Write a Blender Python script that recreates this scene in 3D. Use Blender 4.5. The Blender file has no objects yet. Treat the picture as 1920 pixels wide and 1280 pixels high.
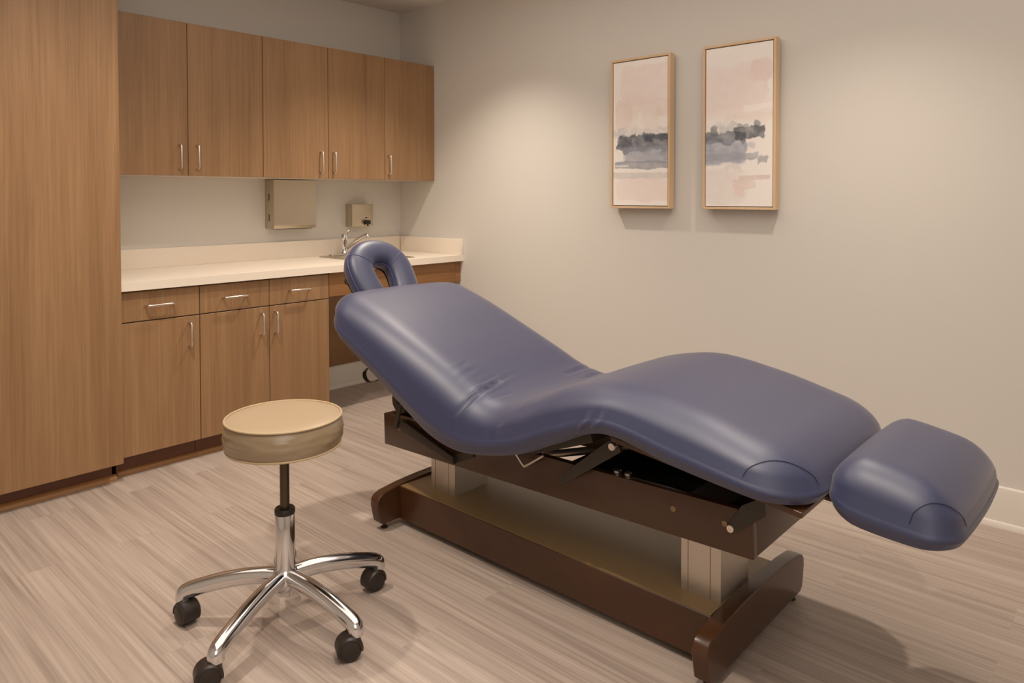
import bpy, bmesh, math, random
from mathutils import Vector, Matrix, noise
random.seed(7)
PI = math.pi
scene = bpy.context.scene
COL = scene.collection

# ------------------------------------------------------------------ helpers
def lin(c):
    c = c / 255.0
    return c / 12.92 if c <= 0.04045 else ((c + 0.055) / 1.055) ** 2.4
def rgb(r, g, b): return (lin(r), lin(g), lin(b), 1.0)

def thing(name, label, cat, loc=(0, 0, 0), group=None):
    o = bpy.data.objects.new(name, None); COL.objects.link(o)
    o.empty_display_size = 0.1
    o.location = loc; o['label'] = label; o['category'] = cat
    if group: o['group'] = group
    return o

def origin_of(p):
    v = Vector((0, 0, 0))
    while p is not None:
        v += p.location; p = p.parent
    return v

def smooth(me, angle=None):
    for p in me.polygons: p.use_smooth = True
    if angle is not None:
        try: me.set_sharp_from_angle(angle=math.radians(angle))
        except Exception: pass

def obj(name, bm, mat, parent=None, sharp=35, label=None, loc=None):
    """link the bmesh (world coordinates) as ONE mesh object"""
    bmesh.ops.recalc_face_normals(bm, faces=bm.faces)
    me = bpy.data.meshes.new(name)
    org = origin_of(parent) if parent else Vector(loc or (0, 0, 0))
    for v in bm.verts: v.co -= org
    bm.to_mesh(me); bm.free()
    smooth(me, sharp)
    o = bpy.data.objects.new(name, me); COL.objects.link(o)
    mats = mat if isinstance(mat, (list, tuple)) else [mat]
    for m in mats: me.materials.append(m)
    if parent: o.parent = parent
    else: o.location = org
    if label: o['label'] = label
    return o

def struct(name, bm, mat):
    o = obj(name, bm, mat); o['kind'] = 'structure'; return o

def add_box(bm, x0, x1, y0, y1, z0, z1, bev=0.0, seg=2):
    t = bmesh.new()
    bmesh.ops.create_cube(t, size=1.0)
    for v in t.verts:
        v.co = Vector(((x0 + x1) / 2 + v.co.x * (x1 - x0), (y0 + y1) / 2 + v.co.y * (y1 - y0), (z0 + z1) / 2 + v.co.z * (z1 - z0)))
    if bev > 0:
        bmesh.ops.bevel(t, geom=t.edges[:], offset=bev, segments=seg, profile=0.6, affect='EDGES', clamp_overlap=True)
    merge(bm, t); return bm

def merge(bm, t, mat=None):
    if mat is not None: bmesh.ops.transform(t, matrix=mat, verts=t.verts[:])
    me = bpy.data.meshes.new('tmp'); t.to_mesh(me); t.free()
    bm.from_mesh(me); bpy.data.meshes.remove(me)

def box(*a, **k): return add_box(bmesh.new(), *a, **k)

def add_tube(bm, pts, r, n=14, caps=True, flat=None, up=None):
    """sweep a circle (or an ellipse r x flat) along points; r may be a list"""
    pts = [Vector(p) for p in pts]; m = len(pts)
    rs = r if isinstance(r, (list, tuple)) else [r] * m
    rings = []; nrm = None
    for i, p in enumerate(pts):
        t = (pts[min(i + 1, m - 1)] - pts[max(i - 1, 0)]).normalized()
        if up is not None:
            b = Vector(up) - t * t.dot(Vector(up)); b.normalize()
        elif nrm is None:
            b = t.orthogonal().normalized()
        else:
            b = nrm - t * t.dot(nrm); b.normalize()
        nrm = b; c = t.cross(b)
        ring = []
        for k in range(n):
            a = 2 * PI * k / n
            rr = rs[i]; fl = flat[i] if isinstance(flat, (list, tuple)) else (flat if flat else rr)
            ring.append(bm.verts.new(p + c * (math.cos(a) * rr) + b * (math.sin(a) * fl)))
        rings.append(ring)
    for i in range(m - 1):
        for k in range(n):
            bm.faces.new((rings[i][k], rings[i][(k + 1) % n], rings[i + 1][(k + 1) % n], rings[i + 1][k]))
    if caps:
        bm.faces.new(rings[0]); bm.faces.new(rings[-1][::-1])
    return bm
def tube(*a, **k): return add_tube(bmesh.new(), *a, **k)

def add_lathe(bm, prof, c, n=40, axis=(0, 0, 1)):
    """profile [(r,h)] about axis through c"""
    ax = Vector(axis).normalized(); b = ax.orthogonal().normalized(); d = ax.cross(b)
    c = Vector(c); rings = []
    for r, h in prof:
        if r < 1e-6: rings.append([bm.verts.new(c + ax * h)])
        else: rings.append([bm.verts.new(c + ax * h + b * (r * math.cos(2 * PI * k / n)) + d * (r * math.sin(2 * PI * k / n))) for k in range(n)])
    for A, B in zip(rings, rings[1:]):
        if len(A) == 1 and len(B) == 1: continue
        for k in range(n):
            k2 = (k + 1) % n
            if len(A) == 1: bm.faces.new((A[0], B[k2], B[k]))
            elif len(B) == 1: bm.faces.new((A[k], A[k2], B[0]))
            else: bm.faces.new((A[k], A[k2], B[k2], B[k]))
    return bm
def lathe(*a, **k): return add_lathe(bmesh.new(), *a, **k)

def add_prism(bm, poly, axis, a0, a1, bev=0.0):
    """extrude polygon; axis 'x': poly=(y,z), 'y': poly=(x,z), 'z': poly=(x,y)"""
    t = bmesh.new()
    def P(p, a):
        return {'x': (a, p[0], p[1]), 'y': (p[0], a, p[1]), 'z': (p[0], p[1], a)}[axis]
    A = [t.verts.new(P(p, a0)) for p in poly]; B = [t.verts.new(P(p, a1)) for p in poly]
    n = len(poly)
    t.faces.new(A); t.faces.new(B[::-1])
    for k in range(n): t.faces.new((A[k], B[k], B[(k + 1) % n], A[(k + 1) % n]))
    bmesh.ops.recalc_face_normals(t, faces=t.faces)
    if bev > 0:
        es = [e for e in t.edges if any(len(f.verts) == n for f in e.link_faces)] if n > 6 else t.edges[:]
        bmesh.ops.bevel(t, geom=es, offset=bev, segments=3, profile=0.6, affect='EDGES', clamp_overlap=True)
    merge(bm, t); return bm
def prism(*a, **k): return add_prism(bmesh.new(), *a, **k)

def catmull(pts, n):
    """dense polyline through pts, n per span"""
    pts = [Vector(p) for p in pts]; out = []
    for i in range(len(pts) - 1):
        p0 = pts[i - 1] if i else pts[0] * 2 - pts[1]; p1 = pts[i]; p2 = pts[i + 1]
        p3 = pts[i + 2] if i + 2 < len(pts) else pts[-1] * 2 - pts[-2]
        for k in range(n):
            t = k / n
            out.append(0.5 * ((2 * p1) + (p2 - p0) * t + (2 * p0 - 5 * p1 + 4 * p2 - p3) * t * t + (3 * p1 - p0 - 3 * p2 + p3) * t ** 3))
    out.append(pts[-1]); return out

# ------------------------------------------------------------------ materials
def newmat(name):
    m = bpy.data.materials.new(name); m.use_nodes = True
    nt = m.node_tree; b = nt.nodes['Principled BSDF']
    return m, nt, b, nt.links.new

def simple(name, col, rough, metal=0.0, spec=0.5, coat=0.0, coat_r=0.1, nscale=0, namt=0.0, bump=0.0, bscale=200):
    m, nt, b, L = newmat(name)
    b.inputs['Base Color'].default_value = col; b.inputs['Roughness'].default_value = rough
    b.inputs['Metallic'].default_value = metal; b.inputs['Specular IOR Level'].default_value = spec
    b.inputs['Coat Weight'].default_value = coat; b.inputs['Coat Roughness'].default_value = coat_r
    tc = nt.nodes.new('ShaderNodeTexCoord')
    if namt:
        n = nt.nodes.new('ShaderNodeTexNoise'); n.inputs['Scale'].default_value = nscale; n.inputs['Detail'].default_value = 4
        L(tc.outputs['Object'], n.inputs['Vector'])
        r = nt.nodes.new('ShaderNodeValToRGB')
        r.color_ramp.elements[0].position = 0.3; r.color_ramp.elements[1].position = 0.7
        r.color_ramp.elements[0].color = tuple(c * (1 - namt) for c in col[:3]) + (1,)
        r.color_ramp.elements[1].color = tuple(min(1, c * (1 + namt)) for c in col[:3]) + (1,)
        L(n.outputs['Fac'], r.inputs['Fac']); L(r.outputs['Color'], b.inputs['Base Color'])
    if bump:
        n = nt.nodes.new('ShaderNodeTexNoise'); n.inputs['Scale'].default_value = bscale; n.inputs['Detail'].default_value = 3
        L(tc.outputs['Object'], n.inputs['Vector'])
        bp = nt.nodes.new('ShaderNodeBump'); bp.inputs['Strength'].default_value = bump; bp.inputs['Distance'].default_value = 0.002
        L(n.outputs['Fac'], bp.inputs['Height']); L(bp.outputs['Normal'], b.inputs['Normal'])
    return m

def laminate(name, dark, mid, light, rough=0.42, horizontal=False, gain=1.0):
    m, nt, b, L = newmat(name)
    N = nt.nodes.new
    tc = N('ShaderNodeTexCoord'); oi = N('ShaderNodeObjectInfo')
    add = N('ShaderNodeVectorMath'); add.operation = 'ADD'
    sc = N('ShaderNodeVectorMath'); sc.operation = 'SCALE'; sc.inputs[0].default_value = (13.1, 7.7, 5.3)
    L(oi.outputs['Random'], sc.inputs['Scale'])
    L(tc.outputs['Object'], add.inputs[0]); L(sc.outputs[0], add.inputs[1])
    def grain(scale, det, dist):
        mp = N('ShaderNodeMapping'); mp.inputs['Scale'].default_value = scale
        L(add.outputs[0], mp.inputs['Vector'])
        n = N('ShaderNodeTexNoise'); n.inputs['Scale'].default_value = 1; n.inputs['Detail'].default_value = det
        n.inputs['Distortion'].default_value = dist; n.inputs['Roughness'].default_value = 0.6
        L(mp.outputs[0], n.inputs['Vector']); return n
    s = (lambda a, c: (c, a, a)) if horizontal else (lambda a, c: (a, a, c))
    g1 = grain(s(7, 0.5), 4, 0.9); g2 = grain(s(95, 1.6), 4, 0.15); g3 = grain(s(300, 6), 2, 0.0)
    def mth(op, a, bb, v=None):
        x = N('ShaderNodeMath'); x.operation = op
        if a is not None: L(a, x.inputs[0])
        if bb is not None: L(bb, x.inputs[1])
        else: x.inputs[1].default_value = v
        return x.outputs[0]
    f = mth('ADD', mth('MULTIPLY', g1.outputs['Fac'], None, 0.45), mth('MULTIPLY', g2.outputs['Fac'], None, 0.38))
    f = mth('ADD', f, mth('MULTIPLY', g3.outputs['Fac'], None, 0.17))
    r = N('ShaderNodeValToRGB'); e = r.color_ramp.elements
    e[0].position = 0.33; e[0].color = dark; e[1].position = 0.66; e[1].color = light
    x = e.new(0.5); x.color = mid
    L(f, r.inputs['Fac']); L(r.outputs['Color'], b.inputs['Base Color'])
    b.inputs['Roughness'].default_value = rough; b.inputs['Specular IOR Level'].default_value = 0.35
    return m

def floor_mat():
    m, nt, b, L = newmat('vinyl_plank')
    N = nt.nodes.new
    tc = N('ShaderNodeTexCoord')
    mp = N('ShaderNodeMapping'); mp.inputs['Rotation'].default_value = (0, 0, PI / 2)   # bricks run along y
    L(tc.outputs['Object'], mp.inputs['Vector'])
    br = N('ShaderNodeTexBrick')
    br.inputs['Scale'].default_value = 1.0; br.inputs['Brick Width'].default_value = 1.22; br.inputs['Row Height'].default_value = 0.152
    br.inputs['Mortar Size'].default_value = 0.0006; br.inputs['Mortar Smooth'].default_value = 0.3
    br.inputs['Color1'].default_value = (0, 0, 0, 1); br.inputs['Color2'].default_value = (1, 1, 1, 1); br.inputs['Mortar'].default_value = (0.45, 0.45, 0.45, 1)
    br.offset = 0.37; br.offset_frequency = 2
    L(mp.outputs[0], br.inputs['Vector'])
    bw = N('ShaderNodeSeparateColor'); L(br.outputs['Color'], bw.inputs[0])
    off = N('ShaderNodeVectorMath'); off.operation = 'SCALE'; off.inputs[0].default_value = (3.7, 9.1, 0)
    L(bw.outputs[0], off.inputs['Scale'])
    add = N('ShaderNodeVectorMath'); add.operation = 'ADD'; L(tc.outputs['Object'], add.inputs[0]); L(off.outputs[0], add.inputs[1])
    def grain(scale, det, dist=0.2):
        q = N('ShaderNodeMapping'); q.inputs['Scale'].default_value = scale; L(add.outputs[0], q.inputs['Vector'])
        n = N('ShaderNodeTexNoise'); n.inputs['Scale'].default_value = 1; n.inputs['Detail'].default_value = det; n.inputs['Distortion'].default_value = dist
        L(q.outputs[0], n.inputs['Vector']); return n.outputs['Fac']
    def mth(op, a, bb, v=None):
        x = N('ShaderNodeMath'); x.operation = op; L(a, x.inputs[0])
        if bb is not None: L(bb, x.inputs[1])
        else: x.inputs[1].default_value = v
        return x.outputs[0]
    f = mth('ADD', mth('MULTIPLY', grain((30, 1.0, 1), 3), None, 0.45), mth('MULTIPLY', grain((130, 1.7, 1), 4), None, 0.50))
    f = mth('ADD', f, mth('MULTIPLY', bw.outputs[0], None, 0.05))
    r = N('ShaderNodeValToRGB'); e = r.color_ramp.elements
    e[0].position = 0.34; e[0].color = rgb(141, 126, 116); e[1].position = 0.68; e[1].color = rgb(186, 171, 159)
    x = e.new(0.5); x.color = rgb(167, 151, 140)
    L(f, r.inputs['Fac']); L(r.outputs['Color'], b.inputs['Base Color'])
    b.inputs['Roughness'].default_value = 0.42; b.inputs['Specular IOR Level'].default_value = 0.4
    return m

WALL = simple('greige_paint', rgb(216, 211, 203), 0.75, spec=0.25, bump=0.05, bscale=350)
CEIL = simple('ceiling_paint', rgb(226, 219, 210), 0.85, spec=0.2, bump=0.05, bscale=300)
TRIM = simple('white_trim_paint', rgb(226, 218, 208), 0.4, spec=0.4)
FLOOR = floor_mat()
WOOD = laminate('oak_laminate', rgb(126, 95, 65), rgb(148, 113, 79), rgb(163, 128, 92))
WOODH = laminate('oak_laminate_horizontal', rgb(112, 76, 44), rgb(138, 96, 58), rgb(156, 112, 70), horizontal=True)
KICK = simple('brown_toe_kick', rgb(98, 58, 34), 0.5, nscale=20, namt=0.1)
SHOE = laminate('shoe_moulding_wood', rgb(126, 86, 50), rgb(152, 108, 66), rgb(170, 124, 80), horizontal=True)
WHITEMEL = simple('melamine', rgb(205, 192, 178), 0.5)
COUNTER = simple('solid_surface_counter', rgb(238, 226, 210), 0.32, spec=0.45)
GAP = simple('dark_gap', rgb(30, 22, 18), 0.8)
SATIN = simple('satin_nickel', rgb(225, 215, 205), 0.28, metal=1.0)
STEEL = simple('brushed_stainless', rgb(196, 184, 164), 0.36, metal=0.95)
CHROME = simple('chrome', rgb(222, 222, 224), 0.11, metal=1.0)
ALU = simple('anodised_aluminium', rgb(205, 196, 184), 0.36, metal=0.85)
BLACKP = simple('black_plastic', rgb(42, 34, 30), 0.42, spec=0.4)
BLACKS = simple('black_powder_steel', rgb(52, 44, 34), 0.45, spec=0.4)
DARKROD = simple('dark_steel_rod', rgb(84, 70, 54), 0.3, metal=0.6)
ESPR = simple('espresso_wood', rgb(68, 41, 23), 0.26, spec=0.5, nscale=6, namt=0.12)
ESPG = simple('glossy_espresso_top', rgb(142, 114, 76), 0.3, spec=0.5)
NAVY = simple('navy_vinyl', rgb(31, 40, 78), 0.48, spec=0.9, bump=0.04, bscale=500)
_b = NAVY.node_tree.nodes['Principled BSDF']; _b.inputs['Sheen Weight'].default_value = .22; _b.inputs['Sheen Roughness'].default_value = .45; _b.inputs['Sheen Tint'].default_value = (1, .9, .82, 1)
SEAMM = simple('navy_thread', rgb(22, 26, 52), 0.6)
PIPE = simple('navy_piping', rgb(84, 92, 132), 0.4)
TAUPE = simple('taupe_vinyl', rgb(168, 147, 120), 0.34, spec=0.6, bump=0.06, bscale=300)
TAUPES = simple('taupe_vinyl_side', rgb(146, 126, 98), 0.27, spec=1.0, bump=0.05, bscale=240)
TAUPEP = simple('taupe_piping', rgb(182, 160, 124), 0.4)
FRAMEW = laminate('maple_frame', rgb(206, 172, 134), rgb(218, 186, 148), rgb(228, 198, 162), rough=0.45)
def canvas_mat():
    m, nt, b, L = newmat('painted_canvas')
    a = nt.nodes.new('ShaderNodeVertexColor'); a.layer_name = 'paint'
    L(a.outputs['Color'], b.inputs['Base Color'])
    b.inputs['Roughness'].default_value = 0.7; b.inputs['Specular IOR Level'].default_value = 0.2
    return m
CANVAS = canvas_mat()

# ------------------------------------------------------------------ the room
RX0, RY0, CH = -4.3, -5.3, 2.505
struct('floor', box(RX0, 0, RY0, 0, -0.05, 0), FLOOR)
struct('ceiling', box(RX0, 0, RY0, 0, CH, CH + 0.05), CEIL)
struct('wall_back', box(RX0 - .1, 0.1, 0, 0.1, -0.05, CH + .05), WALL)
struct('wall_right', box(0, 0.1, RY0, 0, -0.05, CH + .05), WALL)
struct('wall_left', box(RX0 - 0.1, RX0, RY0, 0, -0.05, CH + .05), WALL)
struct('wall_front', box(RX0 - .1, 0.1, RY0 - 0.1, RY0, -0.05, CH + .05), WALL)
def bb(prefix_axis, a0, a1):
    prof = [(0, 0), (-0.022, 0), (-0.022, 0.012), (-0.018, 0.02), (-0.013, 0.022), (-0.013, 0.135), (-0.010, 0.148), (-0.004, 0.152), (0, 0.152)]
    if prefix_axis == 'y': return prism(prof, 'y', a0, a1)       # against right wall x=0
    return prism(prof, 'x', a0, a1)                              # against back wall y=0
struct('baseboard_right', bb('y', RY0, -0.64), TRIM)
struct('baseboard_back', bb('x', -0.985, -0.02), TRIM)

# ------------------------------------------------------------------ cabinetry
def bar_handle(root, axis, c, length, yface, proj=0.032, r=0.0052):
    """U-shaped bar pull on a face at y=yface looking to -y; axis 'z' or 'x'"""
    h = length / 2; yb = yface - proj; k = 0.012
    seq = [(-h, yface + 0.001), (-h, yb + k), (-h + k * .3, yb + k * .3), (-h + k, yb), (h - k, yb), (h - k * .3, yb + k * .3), (h, yb + k), (h, yface + 0.001)]
    if axis == 'z': pts = [(c[0], y, c[1] + a) for a, y in seq]
    else: pts = [(c[0] + a, y, c[1]) for a, y in seq]
    return obj('handle', tube(pts, r, n=12), SATIN, root, label='satin metal bar handle')

def door_panel(name, x0, x1, z0, z1, yf, t, root, mat=None, gap=0.0016):
    return obj(name, box(x0 + gap, x1 - gap, yf, yf + t, z0 + gap, z1 - gap, bev=0.0012, seg=1), mat or WOOD, root)

UZ0, UZ1, UD = 1.341, 2.101, 0.359
def wall_cabinet(x0, x1, doors, label, right_panel=False):
    t = thing('wall_cabinet', label, 'cabinet', ((x0 + x1) / 2, -UD / 2, UZ0), 'wood laminate wall cabinets over the counter')
    c = bmesh.new()
    add_box(c, x0 + .0008, x1 - .0008, -UD + 0.021, -0.001, UZ0 + 0.016, UZ1, bev=0.001, seg=1)
    obj('carcass', c, WOOD, t)
    obj('bottom_panel', box(x0 + .0008, x1 - .0008, -UD + 0.021, -0.001, UZ0 + 0.001, UZ0 + 0.0155), WHITEMEL, t, label='pale underside of the cabinet')
    for (a, b, hx) in doors:
        d = door_panel('door', a, b, UZ0, UZ1, -UD, 0.019, t)
        bar_handle(d, 'z', (hx, 1.436), 0.118, -UD)
    return t
wall_cabinet(-2.03, -1.228, [(-2.03, -1.631, -1.677), (-1.631, -1.228, -1.590)], 'oak laminate wall cabinet with two doors, next to the tall cabinet')
wall_cabinet(-1.228, -0.41, [(-1.228, -0.819, -0.874), (-0.819, -0.41, -0.788)], 'oak laminate two-door wall cabinet directly above the paper towel dispenser')
wall_cabinet(-0.41, -0.002, [(-0.41, -0.002, -0.388)], 'narrow single-door oak laminate wall cabinet in the corner, above the sink')

BF = -0.61           # front face of the base doors
def base_cabinet(x0, x1, cols, label):
    t = thing('base_cabinet', label, 'cabinet', ((x0 + x1) / 2, -0.3, 0), 'wood laminate base cabinets under the counter')
    obj('carcass', box(x0 + .0006, x1 - .0006, BF + 0.021, -0.03, 0.093, 0.826, bev=0.001, seg=1), WOOD, t)
    obj('toe_kick', box(x0 + .0006, x1 - .0006, -0.545, -0.03, 0.0, 0.0925), KICK, t)
    q = [(-0.5455, 0), (-0.567, 0), (-0.565, 0.010), (-0.559, 0.018), (-0.5455, 0.021)]
    obj('shoe_moulding', prism(q, 'x', x0, x1), SHOE, t)
    for (a, b, hx) in cols:
        dr = door_panel('drawer', a, b, 0.686, 0.819, BF, 0.019, t)
        bar_handle(dr, 'x', ((a + b) / 2 - 0.008, 0.754), 0.117, BF)
        d = door_panel('door', a, b, 0.093, 0.684, BF, 0.019, t)
        bar_handle(d, 'z', (hx, 0.6), 0.11, BF)
    return t
base_cabinet(-2.048, -1.696, [(-2.048, -1.696, -1.747)], 'oak laminate base cabinet with one door and one drawer, beside the tall cabinet')
base_cabinet(-1.695, -0.988, [(-1.695, -1.340, -1.387), (-1.340, -0.988, -1.311)], 'oak laminate base cabinet with two doors and two drawers, behind the stool')

t = thing('tall_cabinet', 'floor-to-ceiling oak laminate cabinet at the left edge of the room', 'cabinet', (-2.5, -0.33, 0))
obj('carcass', box(-2.95, -2.0505, -0.629, -0.002, 0.083, 2.46, bev=0.001, seg=1), WOOD, t)
door_panel('door', -2.95, -2.05, 0.083, 2.46, -0.65, 0.02, t)
obj('toe_kick', box(-2.93, -2.075, -0.575, -0.002, 0, 0.0825), KICK, t)
obj('shoe_moulding', prism([(-0.5755, 0), (-0.60, 0), (-0.598, 0.011), (-0.590, 0.02), (-0.5755, 0.024)], 'x', -2.93, -2.06), SHOE, t)

# apron and knee panel in front of the sink plumbing
t = thing('sink_cabinet', 'oak laminate apron board with open knee space under the sink, by the right wall', 'cabinet', (-0.5, -0.3, 0.153))
obj('apron_board', box(-0.986, -0.052, BF, BF + 0.019, 0.694, 0.825, bev=0.001, seg=1), WOODH, t)
obj('filler_strip', box(-0.050, -0.002, BF + 0.002, BF + 0.021, 0.694, 0.825, bev=0.001, seg=1), WOODH, t)
obj('knee_panel', prism([(-0.002, 0.1535), (-0.026, 0.1535), (-0.27, 0.69), (-0.246, 0.69)], 'x', -0.986, -0.004), WOOD, t)

t = thing('countertop', 'cream solid-surface countertop with low backsplash along two walls', 'countertop', (-1.0, -0.3, 0.826))
top = bmesh.new()
CD = 0.632
# the top with a cut-out for the sink
X0, X1, SX0, SX1, SY0, SY1 = -2.0485, -0.001, -0.70, -0.35, -0.54, -0.10
add_box(top, X0, SX0, -CD, -0.001, 0.826, 0.864)
add_box(top, SX1, X1, -CD, -0.001, 0.826, 0.864)
add_box(top, SX0, SX1, -CD, SY0, 0.826, 0.864)
add_box(top, SX0, SX1, SY1, -0.001, 0.826, 0.864)
bmesh.ops.remove_doubles(top, verts=top.verts, dist=0.0001)
obj('top', top, COUNTER, t, sharp=20)
obj('backsplash', box(X0, -0.021, -0.02, -0.001, 0.8642, 0.966, bev=0.0015), COUNTER, t)
obj('side_splash', box(-0.02, -0.001, -CD, -0.0215, 0.8642, 0.966, bev=0.0015), COUNTER, t)

# sink
t = thing('sink', 'small stainless steel drop-in sink set in the counter by the right wall', 'sink', (-0.525, -0.32, 0.864))
rim = bmesh.new()
def rrect(x0, x1, y0, y1, r, n=6):
    out = []
    for cx, cy, a0 in ((x1 - r, y1 - r, 0), (x0 + r, y1 - r, 90), (x0 + r, y0 + r, 180), (x1 - r, y0 + r, 270)):
        for k in range(n + 1):
            a = math.radians(a0 + 90 * k / n); out.append((cx + r * math.cos(a), cy + r * math.sin(a)))
    return out
loops = [(-0.72, -0.33, -0.56, -0.08, .03, .8645), (-0.72, -0.33, -0.56, -0.08, .03, .868), (-0.71, -0.34, -0.55, -0.09, .03, .8695), (-0.692, -0.358, -0.535, -0.185, .04, .868),
         (-0.685, -0.365, -0.525, -0.195, .05, .855), (-0.68, -0.37, -0.52, -0.20, .05, .73), (-0.65, -0.40, -0.49, -0.23, .05, .70)]
prev = None
for (a, b, c, d, r, z) in loops:
    ring = [rim.verts.new((x, y, z)) for x, y in rrect(a, b, c, d, r)]
    if prev:
        for k in range(len(ring)): rim.faces.new((prev[k], prev[(k + 1) % len(ring)], ring[(k + 1) % len(ring)], ring[k]))
    prev = ring
rim.faces.new(prev)
obj('basin', rim, STEEL, t, sharp=40)
obj('drain', lathe([(0, .7035), (0.03, .7035), (0.038, .7025), (0.04, .7005)], (-0.525, -0.36, 0)), CHROME, t)

# faucet
fx, fy = -0.540, -0.108
t = thing('faucet', 'chrome single-lever faucet behind the headrest, standing on the sink rim', 'faucet', (fx, fy, 0.8695))
pl = bmesh.new()
add_prism(pl, rrect(fx - .115, fx + .115, fy - .026, fy + .026, .025), 'z', 0.8697, 0.8775, bev=.003)
obj('deck_plate', pl, CHROME, t)
obj('body', lathe([(0, .876), (.027, .876), (.027, .882), (.0225, .888), (.021, .90), (.0205, .955), (.0225, .958), (.0225, .985), (.020, .998), (.012, 1.004), (0, 1.005)], (fx, fy, 0)), CHROME, t)
sp = catmull([(fx, fy, .905), (fx + .008, fy - .025, .920), (fx + .035, fy - .095, .968), (fx + .050, fy - .132, .990), (fx + .058, fy - .150, .996), (fx + .063, fy - .160, .990), (fx + .064, fy - .162, .975)], 6)
n = len(sp)
obj('spout', tube(sp, [.0125 - .002 * i / n for i in range(n)], n=16), CHROME, t)
lv = catmull([(fx + .002, fy - .002, 1.0), (fx + .006, fy - .014, 1.008), (fx + .010, fy - .030, 1.020), (fx + .012, fy - .042, 1.032)], 6)
n = len(lv)
obj('lever', tube(lv, [.013 - .004 * i / n for i in range(n)], n=14, flat=[.009 - .005 * i / n for i in range(n)], up=(0, 0, 1)), CHROME, t)

# paper towel dispenser
t = thing('paper_towel_dispenser', 'brushed steel paper towel dispenser on the wall under the cabinets', 'dispenser', (-0.88, 0, 1.04))
px0, px1 = -1.023, -0.742
obj('housing', box(px0, px1, -0.095, -0.0005, 1.048, 1.339, bev=.003), STEEL, t)
lipp = [(-0.0955, 1.336), (-0.1005, 1.336), (-0.1005, 1.085), (-0.104, 1.078), (-0.104, 1.064), (-0.096, 1.050), (-0.0955, 1.050)]
obj('front_cover', prism(lipp, 'x', px0 + .001, px1 - .001), STEEL, t)
obj('wall_mount', box(px0 + .03, px1 - .03, -0.0004, 0.0, 1.06, 1.33), STEEL, t)
obj('towel_slot', box(px0 + .02, px1 - .02, -0.09, -0.02, 1.0445, 1.0485), GAP, t, label='dark towel opening on the underside')
for z in (1.115, 1.235):
    obj('sight_slot', box(px0 - .0008, px0 + .001, -0.052, -0.044, z - .02, z + .02), GAP, t, label='dark slot in the side')

# soap dispenser
t = thing('soap_dispenser', 'small square steel soap dispenser on the wall above the faucet', 'dispenser', (-0.37, 0, 1.04))
obj('housing', box(-0.456, -0.286, -0.062, -0.0005, 1.042, 1.19, bev=.003), STEEL, t)
obj('front_plate', box(-0.454, -0.288, -0.0715, -0.0625, 1.046, 1.188, bev=.0025), STEEL, t)
vb = bmesh.new(); add_box(vb, -0.362, -0.326, -0.098, -0.071, 1.056, 1.083, bev=.004); add_tube(vb, [(-0.344, -0.088, 1.058), (-0.344, -0.088, 1.046)], .006)
obj('push_valve', vb, BLACKP, t, label='black push valve')
w = obj('sight_window', box(-0.357, -0.334, -0.0735, -0.0712, 1.092, 1.107, bev=.001), SATIN, t)
obj('window_glass', box(-0.354, -0.337, -0.0742, -0.0733, 1.095, 1.104), GAP, w)

# ------------------------------------------------------------------ pictures
def smst(a, b, x):
    if a == b: return 1.0 if x > a else 0.0
    k = max(0.0, min(1.0, (x - a) / (b - a))); return k * k * (3 - 2 * k)
def blob(u, v, box_, soft, wob, seed, fr=5.0):
    """soft-edged rectangle with a watery edge; u,v in canvas units"""
    u0, u1, v0, v1 = box_
    nx = noise.fractal(Vector((u * fr, v * fr * 2.1, seed)), 1.0, 2.0, 4)
    ny = noise.fractal(Vector((u * fr + 31, v * fr * 2.1 + 7, seed)), 1.0, 2.0, 4)
    u += nx * wob; v += ny * wob * 0.5
    hx, hy = (u1 - u0) / 2, (v1 - v0) * 1.05; r = min(hx, hy) * .5
    qx, qy = abs(u - (u0 + u1) / 2) - hx + r, abs(v - (v0 + v1) / 2) * 2.1 - hy + r
    d = r - math.hypot(max(qx, 0), max(qy, 0)) - min(max(qx, qy), 0)
    return smst(-soft, soft, d), d
def paint(strokes, u, v):
    c = Vector((230, 224, 218))
    for (bx, col, op, soft, wob, seed, fr, edge) in strokes:
        m, d = blob(u, v, bx, soft, wob, seed, fr)
        tex = 0.75 + 0.5 * (0.5 + 0.5 * noise.fractal(Vector((u * 7, v * 22, seed + 50)), 1.0, 2.0, 4)) - .25
        k = m * op * max(0.0, min(1.25, tex))
        if edge: k += edge * math.exp(-((d - soft * .5) / .012) ** 2)
        c = c.lerp(Vector(col), max(0.0, min(1.0, k)))
    g = 1 + 0.012 * noise.noise(Vector((u * 40, v * 80, 3)))
    return tuple(min(.96, lin(x * g) * 1.17) for x in c) + (1.0,)
PINK = (226, 209, 204); PEACH = (222, 205, 195); DARK = (86, 90, 100); GREY = (140, 145, 160); WASH = (206, 198, 192); LG = (186, 184, 186); CREAM = (234, 228, 222)
INK = (68, 72, 80)
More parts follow.
